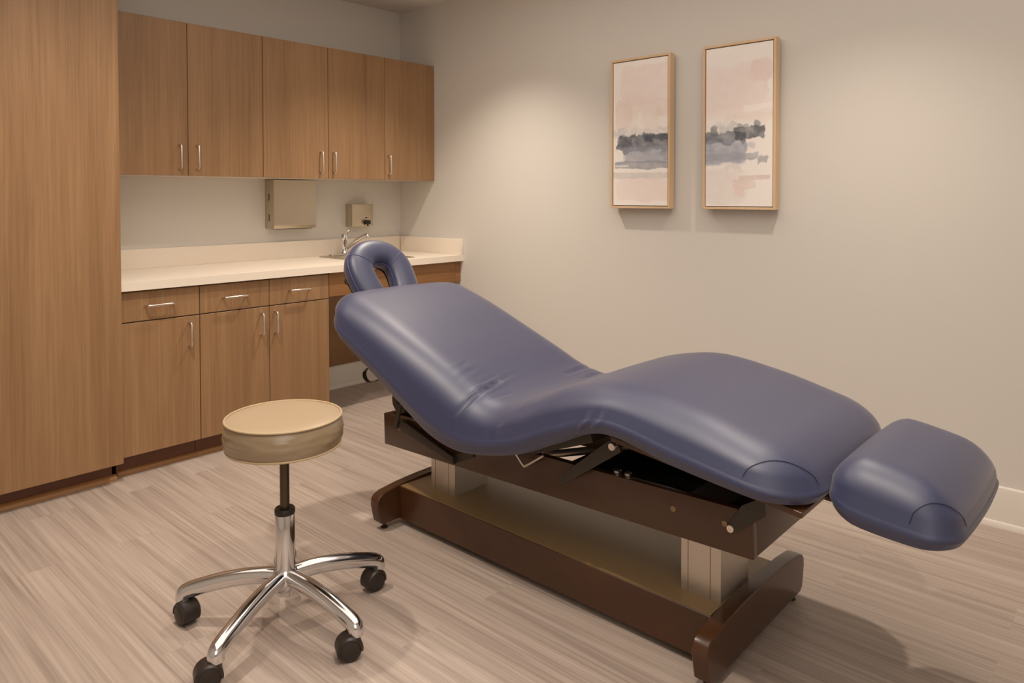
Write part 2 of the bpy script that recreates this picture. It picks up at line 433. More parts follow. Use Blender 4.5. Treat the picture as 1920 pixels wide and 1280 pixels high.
# (box u0,u1,v0,v1), colour, opacity, softness, wobble, seed, noise frequency, dark edge
LEFT = [((.15, 1.3, .70, .965), PINK, .9, .012, .05, 1.3, 4, .08), ((.19, 1.3, .60, .74), (224, 208, 200), .85, .05, .06, 2.2, 4, 0), ((.30, 1.3, .50, .62), (228, 214, 204), .6, .06, .08, 2.7, 4, 0),
        ((.04, .34, .54, .715), PEACH, .9, .010, .05, 3.1, 4, .16), ((.78, .92, .61, .66), (212, 192, 168), .5, .03, .05, 3.4, 6, 0), ((.46, .56, .53, .63), CREAM, .8, .02, .05, 3.7, 6, 0), ((.85, 1.2, .53, .60), CREAM, .8, .02, .05, 3.9, 5, 0),
        ((.02, .26, .475, .53), LG, .8, .05, .10, 4.4, 8, 0), ((.22, 1.3, .49, .515), (190, 188, 190), .6, .05, .09, 4.8, 8, 0),
        ((.07, 1.3, .375, .485), DARK, .9, .012, .06, 5.1, 7, .08), ((.08, .40, .39, .475), INK, .6, .04, .10, 5.4, 10, 0), ((.55, 1.3, .43, .486), INK, .75, .02, .06, 5.9, 8, 0),
        ((.20, 1.3, .295, .40), GREY, .9, .025, .05, 6.6, 5, .03), ((.02, 1.3, .256, .305), (140, 142, 152), .9, .008, .03, 7.2, 4, .12), ((-.2, .30, .268, .280), CREAM, .95, .006, .015, 7.9, 5, 0), ((.45, .75, .31, .36), (170, 170, 176), .5, .04, .06, 7.6, 6, 0),
        ((-.2, 1.3, .232, .247), CREAM, .95, .006, .02, 8.3, 3, .04), ((-.2, 1.3, .185, .228), (196, 190, 184), .8, .012, .02, 9.2, 3, .06), ((.07, 1.3, .03, .180), (226, 208, 200), .85, .02, .04, 10.4, 4, .08)]
RIGHT = [((-.3, .96, .60, .885), PINK, .85, .03, .05, 11.2, 4, 0), ((-.3, .5, .86, .95), (226, 218, 212), .5, .06, .04, 11.7, 4, 0), ((.68, .97, .77, .905), (222, 200, 194), .75, .008, .035, 12.7, 4, .12), ((-.3, 1.3, .56, .66), (228, 213, 205), .7, .05, .05, 13.1, 4, 0),
         ((.92, 1.3, .715, .77), CREAM, .95, .008, .02, 13.9, 5, 0), ((.58, 1.3, .585, .625), CREAM, .98, .008, .045, 14.5, 3, 0), ((.3, 1.2, .53, .58), (226, 210, 200), .7, .03, .05, 14.9, 4, .04), ((.02, .12, .53, .55), CREAM, .9, .01, .03, 14.2, 5, 0),
         ((-.3, .62, .40, .462), DARK, .92, .012, .05, 15.3, 7, .08), ((.05, .20, .455, .505), (104, 104, 106), .75, .02, .07, 15.9, 7, .08), ((.20, .44, .42, .54), (158, 158, 164), .55, .05, .10, 16.4, 7, 0),
         ((.44, .90, .425, .488), INK, .85, .010, .05, 17.2, 7, .10), ((.72, .84, .47, .525), (104, 106, 110), .75, .02, .06, 16.8, 7, .05), ((.45, .66, .48, .505), (104, 106, 110), .7, .015, .05, 17.7, 8, 0),
         ((-.3, .62, .262, .415), GREY, .9, .03, .05, 18.1, 4, .04), ((-.3, .80, .29, .335), (150, 152, 160), .8, .010, .04, 18.8, 4, .05), ((.64, .74, .35, .40), (178, 178, 184), .7, .02, .05, 18.4, 6, .06), ((.80, .93, .268, .31), (146, 148, 154), .85, .015, .06, 19.2, 7, .08), ((.3, .56, .215, .255), (198, 195, 192), .7, .04, .06, 19.6, 5, 0),
         ((-.3, .28, .235, .248), CREAM, .95, .006, .015, 20.3, 3, 0), ((-.3, .60, .01, .232), (218, 208, 202), .75, .05, .05, 21.1, 3, .02), ((.52, .97, .168, .192), (210, 190, 184), .95, .005, .008, 22.5, 4, .18), ((.44, .76, .105, .172), (218, 198, 190), .85, .012, .05, 23.3, 4, .14), ((.46, .58, .06, .12), (220, 200, 192), .85, .012, .05, 23.9, 4, .14)]
def picture(ya, yb, z0, z1, strokes, label):
    """ya: far end (towards the back wall), yb: near end"""
    xf = -0.0576
    t = thing('picture_frame', label, 'picture', (0, (ya + yb) / 2, z0), 'pair of abstract paintings on the right wall')
    f = bmesh.new(); w = 0.011
    add_box(f, xf, -0.014, yb, yb + w, z0, z1, bev=.001, seg=1); add_box(f, xf, -0.014, ya - w, ya, z0, z1, bev=.001, seg=1)
    add_box(f, xf, -0.014, yb + w, ya - w, z1 - w, z1, bev=.001, seg=1); add_box(f, xf, -0.014, yb + w, ya - w, z0, z0 + w, bev=.001, seg=1)
    obj('frame', f, FRAMEW, t)
    obj('backing', box(-0.030, -0.012, yb + w, ya - w, z0 + w, z1 - w), simple('frame_rebate', rgb(128, 88, 54), .6), t)
    obj('hanger', box(-0.0125, -0.0003, (ya + yb) / 2 - .05, (ya + yb) / 2 + .05, z1 - .09, z1 - .06), GAP, t)
    c0, c1, d0, d1 = yb + w + .004, ya - w - .004, z0 + w + .004, z1 - w - .004
    nu, nv = 130, 290
    bm = bmesh.new(); lay = bm.verts.layers.float_color.new('paint')
    g = [[None] * (nv + 1) for _ in range(nu + 1)]
    for i in range(nu + 1):
        for j in range(nv + 1):
            u, v = i / nu, j / nv
            q = bm.verts.new((xf + 0.005, c1 + (c0 - c1) * u, d0 + (d1 - d0) * v)); q[lay] = paint(strokes, u, v); g[i][j] = q
    for i in range(nu):
        for j in range(nv): bm.faces.new((g[i][j], g[i + 1][j], g[i + 1][j + 1], g[i][j + 1]))
    # canvas edges
    P = [g[i][0] for i in range(nu + 1)] + [g[nu][j] for j in range(1, nv + 1)] + [g[i][nv] for i in range(nu - 1, -1, -1)] + [g[0][j] for j in range(nv - 1, 0, -1)]
    B = []
    for q in P:
        b_ = bm.verts.new((-0.029, q.co.y, q.co.z)); b_[lay] = q[lay]; B.append(b_)
    for k in range(len(P)):
        bm.faces.new((P[k], P[(k + 1) % len(P)], B[(k + 1) % len(P)], B[k]))
    obj('canvas', bm, CANVAS, t)
picture(-1.805, -2.155, 1.176, 1.943, LEFT, 'maple-framed abstract painting nearer the cabinets, with a peach lobe on its left edge')
picture(-2.3305, -2.683, 1.176, 1.943, RIGHT, 'larger-looking maple-framed abstract painting, farther from the cabinets, dark band ending in white')

# ------------------------------------------------------------------ cushions
class Cushion:
    """upholstered pad: rounded-rectangle plan bent along a side profile (top and bottom curves in y,z)"""
    def __init__(s, xc, W, pairs, rc=.10, fx=.07, h0=.55, hb=.14, bow0=0.0, bow1=0.0, bulge=.006, crown=.0, inb=.03):
        s.xc, s.W, s.rc, s.fx, s.h0, s.hb, s.bow0, s.bow1, s.bulge, s.crown, s.inb = xc, W, rc, fx, h0, hb, bow0, bow1, bulge, crown, inb
        T = catmull([(0, a[0], a[1]) for a, b in pairs], 24); B = catmull([(0, b[0], b[1]) for a, b in pairs], 24)
        mid = [(p + q) / 2 for p, q in zip(T, B)]
        s.S = [0.0]
        for a, b in zip(mid, mid[1:]): s.S.append(s.S[-1] + (b - a).length)
        s.T, s.B, s.L = T, B, s.S[-1]
    def curve(s, u):
        u = max(-0.05, min(s.L + 0.05, u)); S = s.S
        lo, hi = 0, len(S) - 1
        if u <= 0: lo, hi, k = 0, 1, u / (S[1] - S[0])
        elif u >= s.L: lo, hi = len(S) - 2, len(S) - 1; k = (u - S[lo]) / (S[hi] - S[lo])
        else:
            while hi - lo > 1:
                m = (lo + hi) // 2
                if S[m] <= u: lo = m
                else: hi = m
            k = (u - S[lo]) / (S[hi] - S[lo])
        return s.T[lo].lerp(s.T[hi], k), s.B[lo].lerp(s.B[hi], k)
    def at(s, u, x, h):
        f = 1 - (x / s.W) ** 2
        g = u / s.L
        u = u - s.bow0 * f * max(0, 1 - g * 4) + s.bow1 * f * max(0, 1 - (1 - g) * 4)
        t, b = s.curve(u); p = b.lerp(t, h); p.z += s.crown * f * max(0.0, h)
        return Vector((s.xc + x, p.y, p.z))
    def plan(s, a, b):
        """square coordinates (u in 0..L, x in -W..W) to the rounded plan; returns u,x,d,(outward normal)"""
        rc, W, L = s.rc, s.W, s.L
        cu = rc if a < rc else (L - rc if a > L - rc else None)
        cx = -W + rc if b < -W + rc else (W - rc if b > W - rc else None)
        if cu is not None and cx is not None:
            da, db = a - cu, b - cx; m = max(abs(da), abs(db)); l = math.hypot(da, db)
            if l < 1e-9: return a, b, rc
            return cu + da / l * m, cx + db / l * m, rc - m
        return a, b, min(a, L - a, W + b, W - b)
    def hprof(s, d):
        if d >= s.fx: return 1.0
        k = 1 - d / s.fx
        return s.h0 + (1 - s.h0) * math.sqrt(max(0, 1 - k * k))
    def edge(s, ci, cj, q):
        """plan point on the outline, q along it from the middle of a corner; returns u,x,nu,nx (outward)"""
        rc = s.rc; hl = rc * PI / 4
        if abs(q) <= hl:
            a = PI / 4 + q / rc; lu, lx = rc * math.cos(a), rc * math.sin(a); nu, nx = math.cos(a), math.sin(a)
        elif q > hl: lu, lx, nu, nx = -(q - hl), rc, 0, 1
        else: lu, lx, nu, nx = rc, -(-q - hl), 1, 0
        u = (s.L - rc + lu) if ci > 0 else (rc - lu); x = cj * (s.W - rc + lx)
        return u, x, ci * nu, cj * nx
    def skin(s, ci, cj, q, h, out=0.0):
        u, x, nu, nx = s.edge(ci, cj, q)
        if h <= s.h0:
            k = (h - s.hb) / (s.h0 - s.hb); ins = -s.bulge * math.sin(PI * max(0, min(1, k)))
        else:
            w = (h - s.h0) / (1 - s.h0); ins = s.fx * (1 - math.sqrt(max(0, 1 - w * w)))
            out *= 1
        ins -= out
        return s.at(u - nu * ins, x - nx * ins, h)
    def seam(s, ci, cj, half, hpeak, hlow, n=24, out=.0012):
        pts = []
        for k in range(n + 1):
            e = -1 + 2 * k / n
            pts.append(s.skin(ci, cj, e * half, hlow + (hpeak - hlow) * math.sqrt(max(0, 1 - abs(e) ** 2.4)), out) + Vector((0, 0, .0006)))
        return pts
    def build(s, nu, nx, disp=None):
        def ticks(a, b, n):
            e = [0, .004, .010, .018, .028, .040, .055, .072, .092]
            e = [v * s.fx / .075 for v in e if v * s.fx / .075 < (b - a) / 2 - .02]
            lo, hi = e[-1], (b - a) - e[-1]
            return [a + v for v in e] + [a + lo + (hi - lo) * k / n for k in range(1, n)] + [b - v for v in e[::-1]]
        U = ticks(0, s.L, nu); X = ticks(-s.W, s.W, nx)
        bm = bmesh.new(); nU, nX = len(U), len(X)
        G = []; plan = {}
        for i, a in enumerate(U):
            row = []
            for j, b in enumerate(X):
                u, x, d = s.plan(a, b); plan[(i, j)] = (u, x)
                p = s.at(u, x, s.hprof(max(0, d)))
                if disp: p = p + disp(p)
                row.append(bm.verts.new(p))
            G.append(row)
        for i in range(nU - 1):
            for j in range(nX - 1): bm.faces.new((G[i][j], G[i + 1][j], G[i + 1][j + 1], G[i][j + 1]))
        per = [(i, 0) for i in range(nU)] + [(nU - 1, j) for j in range(1, nX)] + [(i, nX - 1) for i in range(nU - 2, -1, -1)] + [(0, j) for j in range(nX - 2, 0, -1)]
        P = [plan[k] for k in per]; n = len(per)
        nor = []
        for k in range(n):
            a = Vector(P[k - 1]); b = Vector(P[(k + 1) % n]); t = (b - a)
            v = Vector((t.y, -t.x)); v = v.normalized() if v.length > 1e-9 else Vector((0, 0))
            c = Vector((s.L / 2, 0))
            nor.append(v)
        # make the normals point outwards
        if nor[n // 8].dot(Vector(P[n // 8]) - Vector((P[n // 8][0], 0))) < 0: nor = [-v for v in nor]
        prev = [G[i][j] for i, j in per]
        levels = []
        for k in range(1, 9):
            h = s.h0 + (s.hb - s.h0) * k / 8; levels.append((h, -s.bulge * math.sin(PI * k / 8)))
        for k in range(1, 6):
            a = PI / 2 * k / 5; levels.append((s.hb * (1 - math.sin(a)), s.inb * (1 - math.cos(a))))
        levels.append((-.005, s.inb * 1.8))
        for h, ins in levels:
            ring = []
            for k in range(n):
                p = s.at(P[k][0] - nor[k].x * ins, P[k][1] - nor[k].y * ins, h)
                if disp: p = p + disp(p)
                ring.append(bm.verts.new(p))
            for k in range(n): bm.faces.new((prev[k], prev[(k + 1) % n], ring[(k + 1) % n], ring[k]))
            prev = ring
        # underside: bridge across
        lastrow = {per[k]: prev[k] for k in range(n)}
        ins = s.inb * 1.8
        Gb = [[None] * nX for _ in range(nU)]
        for i in range(nU):
            for j in range(nX):
                if (i, j) in lastrow: Gb[i][j] = lastrow[(i, j)]
        step = 1
        for i in range(1, nU - 1):
            l, r = Gb[i][0].co, Gb[i][nX - 1].co
            for j in range(1, nX - 1):
                a, b = plan[(i, j)]
                k = (b + s.W) / (2 * s.W)
                Gb[i][j] = bm.verts.new(s.at(max(ins, min(s.L - ins, a)), b * (1 - ins / s.W), -.005))
        for i in range(nU - 1):
            for j in range(nX - 1): bm.faces.new((Gb[i][j], Gb[i][j + 1], Gb[i + 1][j + 1], Gb[i + 1][j]))
        return bm

def seg_dist(p, a, b):
    ab = b - a; k = max(0, min(1, (p - a).dot(ab) / ab.length_squared)); return (p - a - ab * k).length, k
CREASES = []      # (polyline in world space, depth, width)
def crease_disp(p):
    out = Vector((0, 0, 0))
    for pts, A, w, dr in CREASES:
        best = 9; bk = 0
        for i in range(len(pts) - 1):
            d, k = seg_dist(p, pts[i], pts[i + 1])
            if d < best: best = d; bk = (i + k) / (len(pts) - 1)
        if best > w * 5: continue
        tp = math.sin(PI * min(1, max(0, bk * .92 + .04))) ** .6
        out += dr * (A * tp * (-math.exp(-(best / w) ** 2) + .30 * math.exp(-((best - 2 * w) / w) ** 2)))
    return out

# ------------------------------------------------------------------ massage table
TX = -1.285
T = thing('massage_table', 'navy vinyl massage table with adjustable sections on a dark wood base', 'massage table', (TX, -2.48, 0))
# base
obj('base_beam', prism([(-1.5, .024), (-1.5, .143), (-1.498, .145), (-1.112, .145), (-1.11, .143), (-1.11, .024)], 'y', -3.114, -1.844), ESPR, T)
obj('base_deck', box(-1.497, -1.113, -3.112, -1.846, .1451, .1468), ESPG, T, label='glossy dark top of the base')
def foot(y0, y1):
    c = TX
    half = [(.29, .022), (.305, .034), (.318, .095), (.316, .118), (.305, .132), (.28, .141), (.20, .150), (.10, .155)]
    poly = [(c - a, z) for a, z in half] + [(c, .156)] + [(c + a, z) for a, z in half[::-1]]
    f = obj('foot', prism(poly, 'y', y0, y1, bev=.006), ESPR, T)
    for x in (c - .27, c + .27):
        obj('glide', lathe([(0, 0.0), (.013, 0.0), (.014, .004), (.008, .008), (.006, .009), (.006, .0225), (0, .0225)], (x, (y0 + y1) / 2, 0), n=20), BLACKP, f)
foot(-1.8435, -1.799); foot(-3.158, -3.1145)
# lifting columns
def column(y0, y1):
    x0, x1 = -1.43, -1.26; g = .003
    poly = []
    def side(pa, pb, nrm):
        # three shallow grooves per face
        ax = Vector(pb) - Vector(pa); out = []
        for c in (.18, .74):
            for d, dep in ((-.012, 0), (-.008, g), (.008, g), (.012, 0)):
                out.append(tuple(Vector(pa) + ax * (c + d) - Vector(nrm) * dep))
        return out
    poly = [(x0, y1)] + side((x0, y1), (x0, y0), (-1, 0)) + [(x0, y0)] + side((x0, y0), (x1, y0), (0, -1)) * 0 + [(x1, y0), (x1, y1)]
    b = bmesh.new()
    add_prism(b, poly, 'z', .1469, .40)
    return obj('lift_column', b, ALU, T, sharp=30)
column(-2.073, -1.945); column(-3.108, -2.990)
# tilted upper frame : near bottom edge z .285 @ y -1.754 -> .332 @ -3.228, height .118
F0, F1 = (-1.754, .286), (-3.228, .332); FH = .118
fd = Vector((0, F1[0] - F0[0], F1[1] - F0[1])); FL = fd.length; fd.normalize(); fn = Vector((0, -fd.z, fd.y)); fn = fn if fn.z > 0 else -fn
def fp(x, s, h): return Vector((x, F0[0], F0[1])) + fd * s + fn * h
def fbox(bm, x0, x1, s0, s1, h0, h1, bev=.0015):
    t_ = bmesh.new(); add_box(t_, x0, x1, s0, s1, h0, h1, bev=bev)
    for v in t_.verts: v.co = fp(v.co.x, v.co.y, v.co.z)
    merge(bm, t_)
    return bm
FX0, FX1 = -1.50, -1.03
obj('side_rail', fbox(bmesh.new(), FX0, FX0 + .024, 0, FL, 0, FH), ESPR, T)
obj('side_rail', fbox(bmesh.new(), FX1 - .024, FX1, 0, FL, 0, FH), ESPR, T)
obj('end_rail', fbox(bmesh.new(), FX0 + .0242, FX1 - .0242, 0.0005, .024, .0005, FH - .0005), ESPR, T)
obj('end_rail', fbox(bmesh.new(), FX0 + .0242, FX1 - .0242, FL - .024, FL - .0005, .0005, FH - .0005), ESPR, T)
INSIDE = simple('black_inside', rgb(30, 22, 16), .7, spec=.2)
obj('tray', fbox(bmesh.new(), FX0 + .0243, FX1 - .0243, .0245, .565, .012, .018), INSIDE, T)
obj('tray', fbox(bmesh.new(), FX0 + .0243, FX1 - .0243, .715, FL - .0245, .012, .018), INSIDE, T)
obj('inner_lining', fbox(bmesh.new(), FX1 - .0262, FX1 - .0243, .80, FL - .0245, .019, FH - .001), INSIDE, T)
obj('leg_lift_frame', prism([(-2.80, .40), (-3.20, .42), (-3.20, .535), (-2.90, .57), (-2.87, .57)], 'x', -1.15, -1.13), INSIDE, T)
# boards that carry the cushions
def board(pa, pb, x0, x1, th, name='support_board', mat=BLACKS):
    a, b = Vector((0, *pa)), Vector((0, *pb)); d = (b - a).normalized(); nn = Vector((0, d.z, -d.y)); nn = nn if nn.z < 0 else -nn
    P = [a, b, b + nn * th, a + nn * th]
    return obj(name, prism([(p.y, p.z) for p in P], 'x', x0, x1, bev=.002), mat, T)
board((-1.66, .690), (-2.27, .418), -1.56, -1.01, .016, mat=ESPR)
board((-2.44, .428), (-2.74, .545), -1.515, -1.055, .026)
board((-2.87, .588), (-3.385, .530), -1.60, -.97, .014, mat=ESPR)

PAIRS = [((-1.540, .878), (-1.580, .738)), ((-1.80, .801), (-1.835, .613)), ((-2.02, .721), (-2.035, .508)), ((-2.19, .656), (-2.165, .444)), ((-2.335, .598), (-2.29, .420)), ((-2.45, .583), (-2.42, .434)),
         ((-2.56, .622), (-2.57, .474)), ((-2.72, .690), (-2.70, .533)), ((-2.90, .722), (-2.87, .600)), ((-3.10, .697), (-3.08, .566)), ((-3.27, .655), (-3.26, .545)), ((-3.385, .628), (-3.39, .530))]
V = Vector
CREASES += [
    ([V((-1.659, -2.283, .481)), V((-1.651, -2.28, .508)), V((-1.643, -2.30, .541)), V((-1.605, -2.329, .585)), V((-1.537, -2.322, .602)), V((-1.476, -2.311, .606)), V((-1.44, -2.305, .608))], .022, .0085, V((0.3, -.3, .8))),
    ([V((-1.565, -2.311, .604)), V((-1.487, -2.289, .615)), V((-1.43, -2.28, .618))], .0045, .0075, V((0, -.2, .9))),
    ([V((-1.565, -2.243, .626)), V((-1.512, -2.229, .637)), V((-1.43, -2.21, .64))], .0045, .0075, V((0, -.2, .9))),
    ([V((-1.57, -2.340, .595)), V((-1.508, -2.325, .602)), V((-1.394, -2.296, .612)), V((-1.33, -2.285, .615))], .0045, .0075, V((0, -.2, .9))),
    ([V((-1.56, -2.205, .643)), V((-1.47, -2.178, .658))], .004, .0075, V((0, -.2, .9))),
    ([V((-1.57, -2.378, .585)), V((-1.513, -2.383, .590)), V((-1.46, -2.385, .592))], .002, .008, V((0, -.1, .9))),
    ([V((-1.656, -2.454, .502)), V((-1.647, -2.464, .528)), V((-1.635, -2.508, .569)), V((-1.627, -2.586, .61)), V((-1.626, -2.647, .639))], .016, .009, V((0.4, .2, .8))),
    ([V((-1.66, -2.785, .555)), V((-1.655, -2.795, .59)), V((-1.658, -2.82, .624)), V((-1.652, -2.835, .65))], .008, .006, V((1, 0, .2))),
    ([V((-1.66, -2.83, .57)), V((-1.655, -2.84, .603)), V((-1.658, -2.864, .633)), V((-1.651, -2.88, .659))], .008, .006, V((1, 0, .2))),
    ([V((-1.66, -2.755, .55)), V((-1.658, -2.77, .581)), V((-1.660, -2.793, .611))], .005, .007, V((1, 0, .2))),
    ([V((-.91, -2.345, .53)), V((-.94, -2.35, .575)), V((-1.034, -2.36, .59)), V((-1.107, -2.366, .595)), V((-1.16, -2.37, .595))], .006, .010, V((-.2, .1, .9))),
    ([V((-.95, -2.42, .575)), V((-1.087, -2.435, .588)), V((-1.15, -2.44, .589))], .005, .012, V((0, 0, .9))),
]
MC = Cushion(TX, .365, PAIRS, rc=.13, fx=.115, h0=.40, hb=.15, bow0=.022, bow1=.014, bulge=.007, crown=.006, inb=.03)
mat_o = obj('mattress', MC.build(210, 84, crease_disp), NAVY, T, sharp=None, label='navy vinyl cushion bent into back, seat and leg sections')
for cj in (-1,):
    obj('seam', tube(MC.seam(1, cj, .095, .86, .46), .0008, n=6), SEAMM, mat_o)
# foot extension
FP = [((-3.400, .640), (-3.408, .520)), ((-3.48, .640), (-3.48, .500)), ((-3.58, .622), (-3.58, .492)), ((-3.672, .598), (-3.664, .494))]
FC = Cushion(TX + .012, .265, FP, rc=.075, fx=.085, h0=.34, hb=.12, bow0=.004, bow1=.012, bulge=.005, crown=.006, inb=.022)
fo = obj('foot_cushion', FC.build(34, 40), NAVY, T, sharp=None, label='short navy cushion extending past the leg section')
for cj in (-1,):
    obj('seam', tube(FC.seam(1, cj, .068, .82, .42), .0008, n=6), SEAMM, fo)
br = bmesh.new()
for x in (TX - .12, TX + .12):
    add_tube(br, [(x, -3.20, .512), (x, -3.60, .492)], .009, n=12)
add_box(br, TX - .16, TX + .16, -3.60, -3.46, .486, .494, bev=.002)
obj('extension_bracket', br, BLACKS, T)

# face cradle
HT = math.radians(55)
HC = Vector((TX + .004, -1.448, .902))
hu = Vector((0, math.cos(HT), math.sin(HT))); hn = Vector((0, -math.sin(HT), math.cos(HT)))
def hp(p, q, r=0.0): return HC + hu * p + Vector((1, 0, 0)) * q + hn * r
path2 = [(-.125, -.082), (-.09, -.092), (-.05, -.100), (0, -.104), (.047, -.096), (.082, -.067), (.099, -.025), (.099, .025), (.082, .067), (.047, .096), (0, .104), (-.05, .100), (-.09, .092), (-.125, .082)]
pp = catmull([(a, b, 0) for a, b in path2], 7)
path = [hp(p.x, p.y) for p in pp]; m = len(path)
hb_ = bmesh.new(); rings = []; NR = 28; wr, tr = .060, .050
def cradle_ring(i, scale=1.0, shift=0.0):
    tng = (path[min(i + 1, m - 1)] - path[max(i - 1, 0)]).normalized(); side = tng.cross(hn).normalized()
    out = []
    for k in range(NR):
        a = 2 * PI * k / NR; ca, sa = math.cos(a), math.sin(a)
        e = .78
        cx = math.copysign(abs(ca) ** e, ca) * wr * scale
        cz = math.copysign(abs(sa) ** (e if sa > 0 else .5), sa) * (tr if sa > 0 else tr * .8) * scale
        out.append(path[i] + tng * shift + side * cx + hn * cz)
    return out
seq = [(0, .25, -.040), (0, .6, -.034), (0, .85, -.022), (0, .96, -.010)] + [(i, 1.0, 0) for i in range(m)] + [(m - 1, .96, .010), (m - 1, .85, .022), (m - 1, .6, .034), (m - 1, .25, .040)]
for i, sc_, sh in seq: rings.append([hb_.verts.new(v) for v in cradle_ring(i, sc_, sh)])
for A, B in zip(rings, rings[1:]):
    for k in range(NR): hb_.faces.new((A[k], A[(k + 1) % NR], B[(k + 1) % NR], B[k]))
hb_.faces.new(rings[0]); hb_.faces.new(rings[-1][::-1])
ho = obj('face_cradle', hb_, NAVY, T, sharp=None, label='navy horseshoe face cushion above the head end')
for i in (int(m * .335), int(m * .665)):
    ring = cradle_ring(i, 1.012); obj('seam', tube(ring[0:NR // 2 + 1], .0011, n=6), PIPE, ho)
for kk in (1, NR // 2 - 1):
    pts = [cradle_ring(i, 1.006)[kk] for i in range(m)]
    obj('seam', tube(pts, .0012, n=6), PIPE, ho)
cb = bmesh.new()
add_tube(cb, [hp(p.x, p.y, -.046) for p in pp], .046, n=12, flat=.006, up=hn)
obj('cradle_plate', cb, BLACKS, T, label='black plate under the face cushion')
cr = bmesh.new()
for x in (-.07, .07): add_tube(cr, [hp(-.08, x, -.055), hp(-.15, x, -.06), (TX + x, -1.62, .71), (TX + x, -1.72, .655)], .009, n=12)
add_tube(cr, [hp(.0, -.155, -.04), hp(.0, -.11, -.045)], [.013, .013], n=12)
obj('cradle_bracket', cr, BLACKS, T)

# lifting linkage
def plate(pts, x0, x1, name, mat=BLACKS, bev=.002, label=None):
    return obj(name, prism(pts, 'x', x0, x1, bev=bev), mat, T, label=label)
plate([(-1.842, .392), (-1.868, .372), (-2.165, .313), (-2.158, .338), (-1.885, .408)], -1.522, -1.507, 'link_arm')
plate([(-1.893, .470), (-1.868, .470), (-1.848, .385), (-1.862, .374)], -1.53, -1.5225, 'link_arm')
plate([(-2.15, .340), (-2.165, .314), (-2.245, .352), (-2.24, .376)], -1.5065, -1.49, 'link_arm')
obj('motor_hub', lathe([(0, -.02), (.045, -.02), (.048, -.012), (.048, .012), (.045, .02), (.016, .02), (.014, .012), (0, .012)], (-1.485, -1.852, .47), axis=(-1, 0, 0)), BLACKS, T)
st = plate([(-2.852, .555), (-2.865, .528), (-2.66, .382), (-2.636, .395), (-2.825, .553)], -1.545, -1.53, 'strut_arm')
obj('pivot_bolt', lathe([(0, .012), (.010, .012), (.012, .009), (.013, .002), (.013, 0), (0, 0)], (-1.545, -2.842, .541), axis=(-1, 0, 0), n=20), SATIN, T, label='bright pivot bolt')
obj('catch_rod', tube(catmull([(-1.53, -2.462, .425), (-1.53, -2.473, .414), (-1.53, -2.494, .395), (-1.53, -2.502, .396), (-1.53, -2.555, .432), (-1.53, -2.575, .446)], 5), .0042, n=10), SATIN, T, label='bright bent catch rod')
for (y, z) in ((-1.847, .364), (-3.005, .398), (-3.153, .403)):
    obj('bolt', lathe([(0, .002), (.003, .002), (.004, .004), (.007, .004), (.008, .002), (.008, -.002)], (-1.5005, y, z), axis=(-1, 0, 0), n=16), ESPG, T)
obj('bolt', lathe([(0, .003), (.003, .003), (.004, .005), (.009, .005), (.010, .003), (.010, -.002)], (-1.5075, -3.172, .398), axis=(-1, 0, 0), n=18), SATIN, T, label='bright bolt near the foot end')
for y in (-2.813, -2.85):
    obj('bolt', lathe([(.010, -.006), (.0115, 0), (.0115, .004), (.009, .007), (0, .0075)], fp(-1.478, 0, 0) + fd * ((y - F0[0]) / fd.y) + fn * (FH + .004), axis=(0, 0, 1), n=18), SATIN, T, label='bright bolt head on the frame top')
plate([(-3.160, .402), (-3.180, .386), (-3.215, .415), (-3.262, .455), (-3.255, .50), (-3.20, .465)], -1.5073, -1.502, 'leg_bracket')
# gas strut inside, seen through the gap
obj('gas_strut', tube([(-1.30, -2.39, .342), (-1.30, -2.56, .396), (-1.30, -2.74, .45)], [.013, .013, .007], n=14), ALU, T)
# hanging strap loop
lp = [(-1.600 + .0, -1.785, .600), (-1.602, -1.768, .582), (-1.604, -1.775, .562), (-1.606, -1.805, .553), (-1.605, -1.840, .562), (-1.60, -1.862, .580), (-1.595, -1.85, .60)]
obj('strap', tube(catmull(lp, 6), .0015, n=8, flat=.009, up=(1, 0, 0)), BLACKP, T, label='black hanging strap loop')

# ------------------------------------------------------------------ stool
SC = Vector((-2.117, -2.082, 0))
S = thing('stool', 'round taupe vinyl stool with chrome five-star base on casters', 'stool', SC)
SR, SZ0, SZ1 = .162, .514, .600
seat_side = [(0, SZ0 + .002), (SR - .012, SZ0 + .002), (SR - .002, SZ0 + .004), (SR + .004, SZ0 + .018), (SR + .006, SZ0 + .04), (SR + .0045, SZ0 + .062), (SR + .001, SZ1 - .006), (SR - .001, SZ1 - .002)]
sb_ = lathe([(0, SZ0 + .002), (SR - .012, SZ0 + .002)] + [(SR - .004 + .011 * math.sin(PI * k / 16) ** .7, SZ0 + .003 + (SZ1 - SZ0 - .005) * k / 16) for k in range(17)], SC, n=160)
for v in sb_.verts:
    d_ = Vector((v.co.x - SC.x, v.co.y - SC.y, 0))
    if d_.length > SR - .006:
        a_ = math.atan2(d_.y, d_.x); hk = (v.co.z - SZ0) / (SZ1 - SZ0)
        wv = noise.fractal(Vector((math.cos(a_) * 2.2, math.sin(a_) * 2.2, hk * 6.0)), 1.0, 2.0, 3)
        v.co += d_.normalized() * (.0032 * wv * math.sin(PI * max(0, min(1, hk))))
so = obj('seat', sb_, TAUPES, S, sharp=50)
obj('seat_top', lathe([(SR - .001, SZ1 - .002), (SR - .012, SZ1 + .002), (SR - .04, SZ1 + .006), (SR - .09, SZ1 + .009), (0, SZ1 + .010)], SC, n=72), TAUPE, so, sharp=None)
for z, r in ((SZ1 - .0005, SR + .001), (SZ0 + .004, SR - .001)):
    ring = [SC + Vector((r * math.cos(2 * PI * k / 72), r * math.sin(2 * PI * k / 72), z)) for k in range(73)]
    obj('piping', tube(ring, .0032, n=8, caps=False), TAUPEP, so)
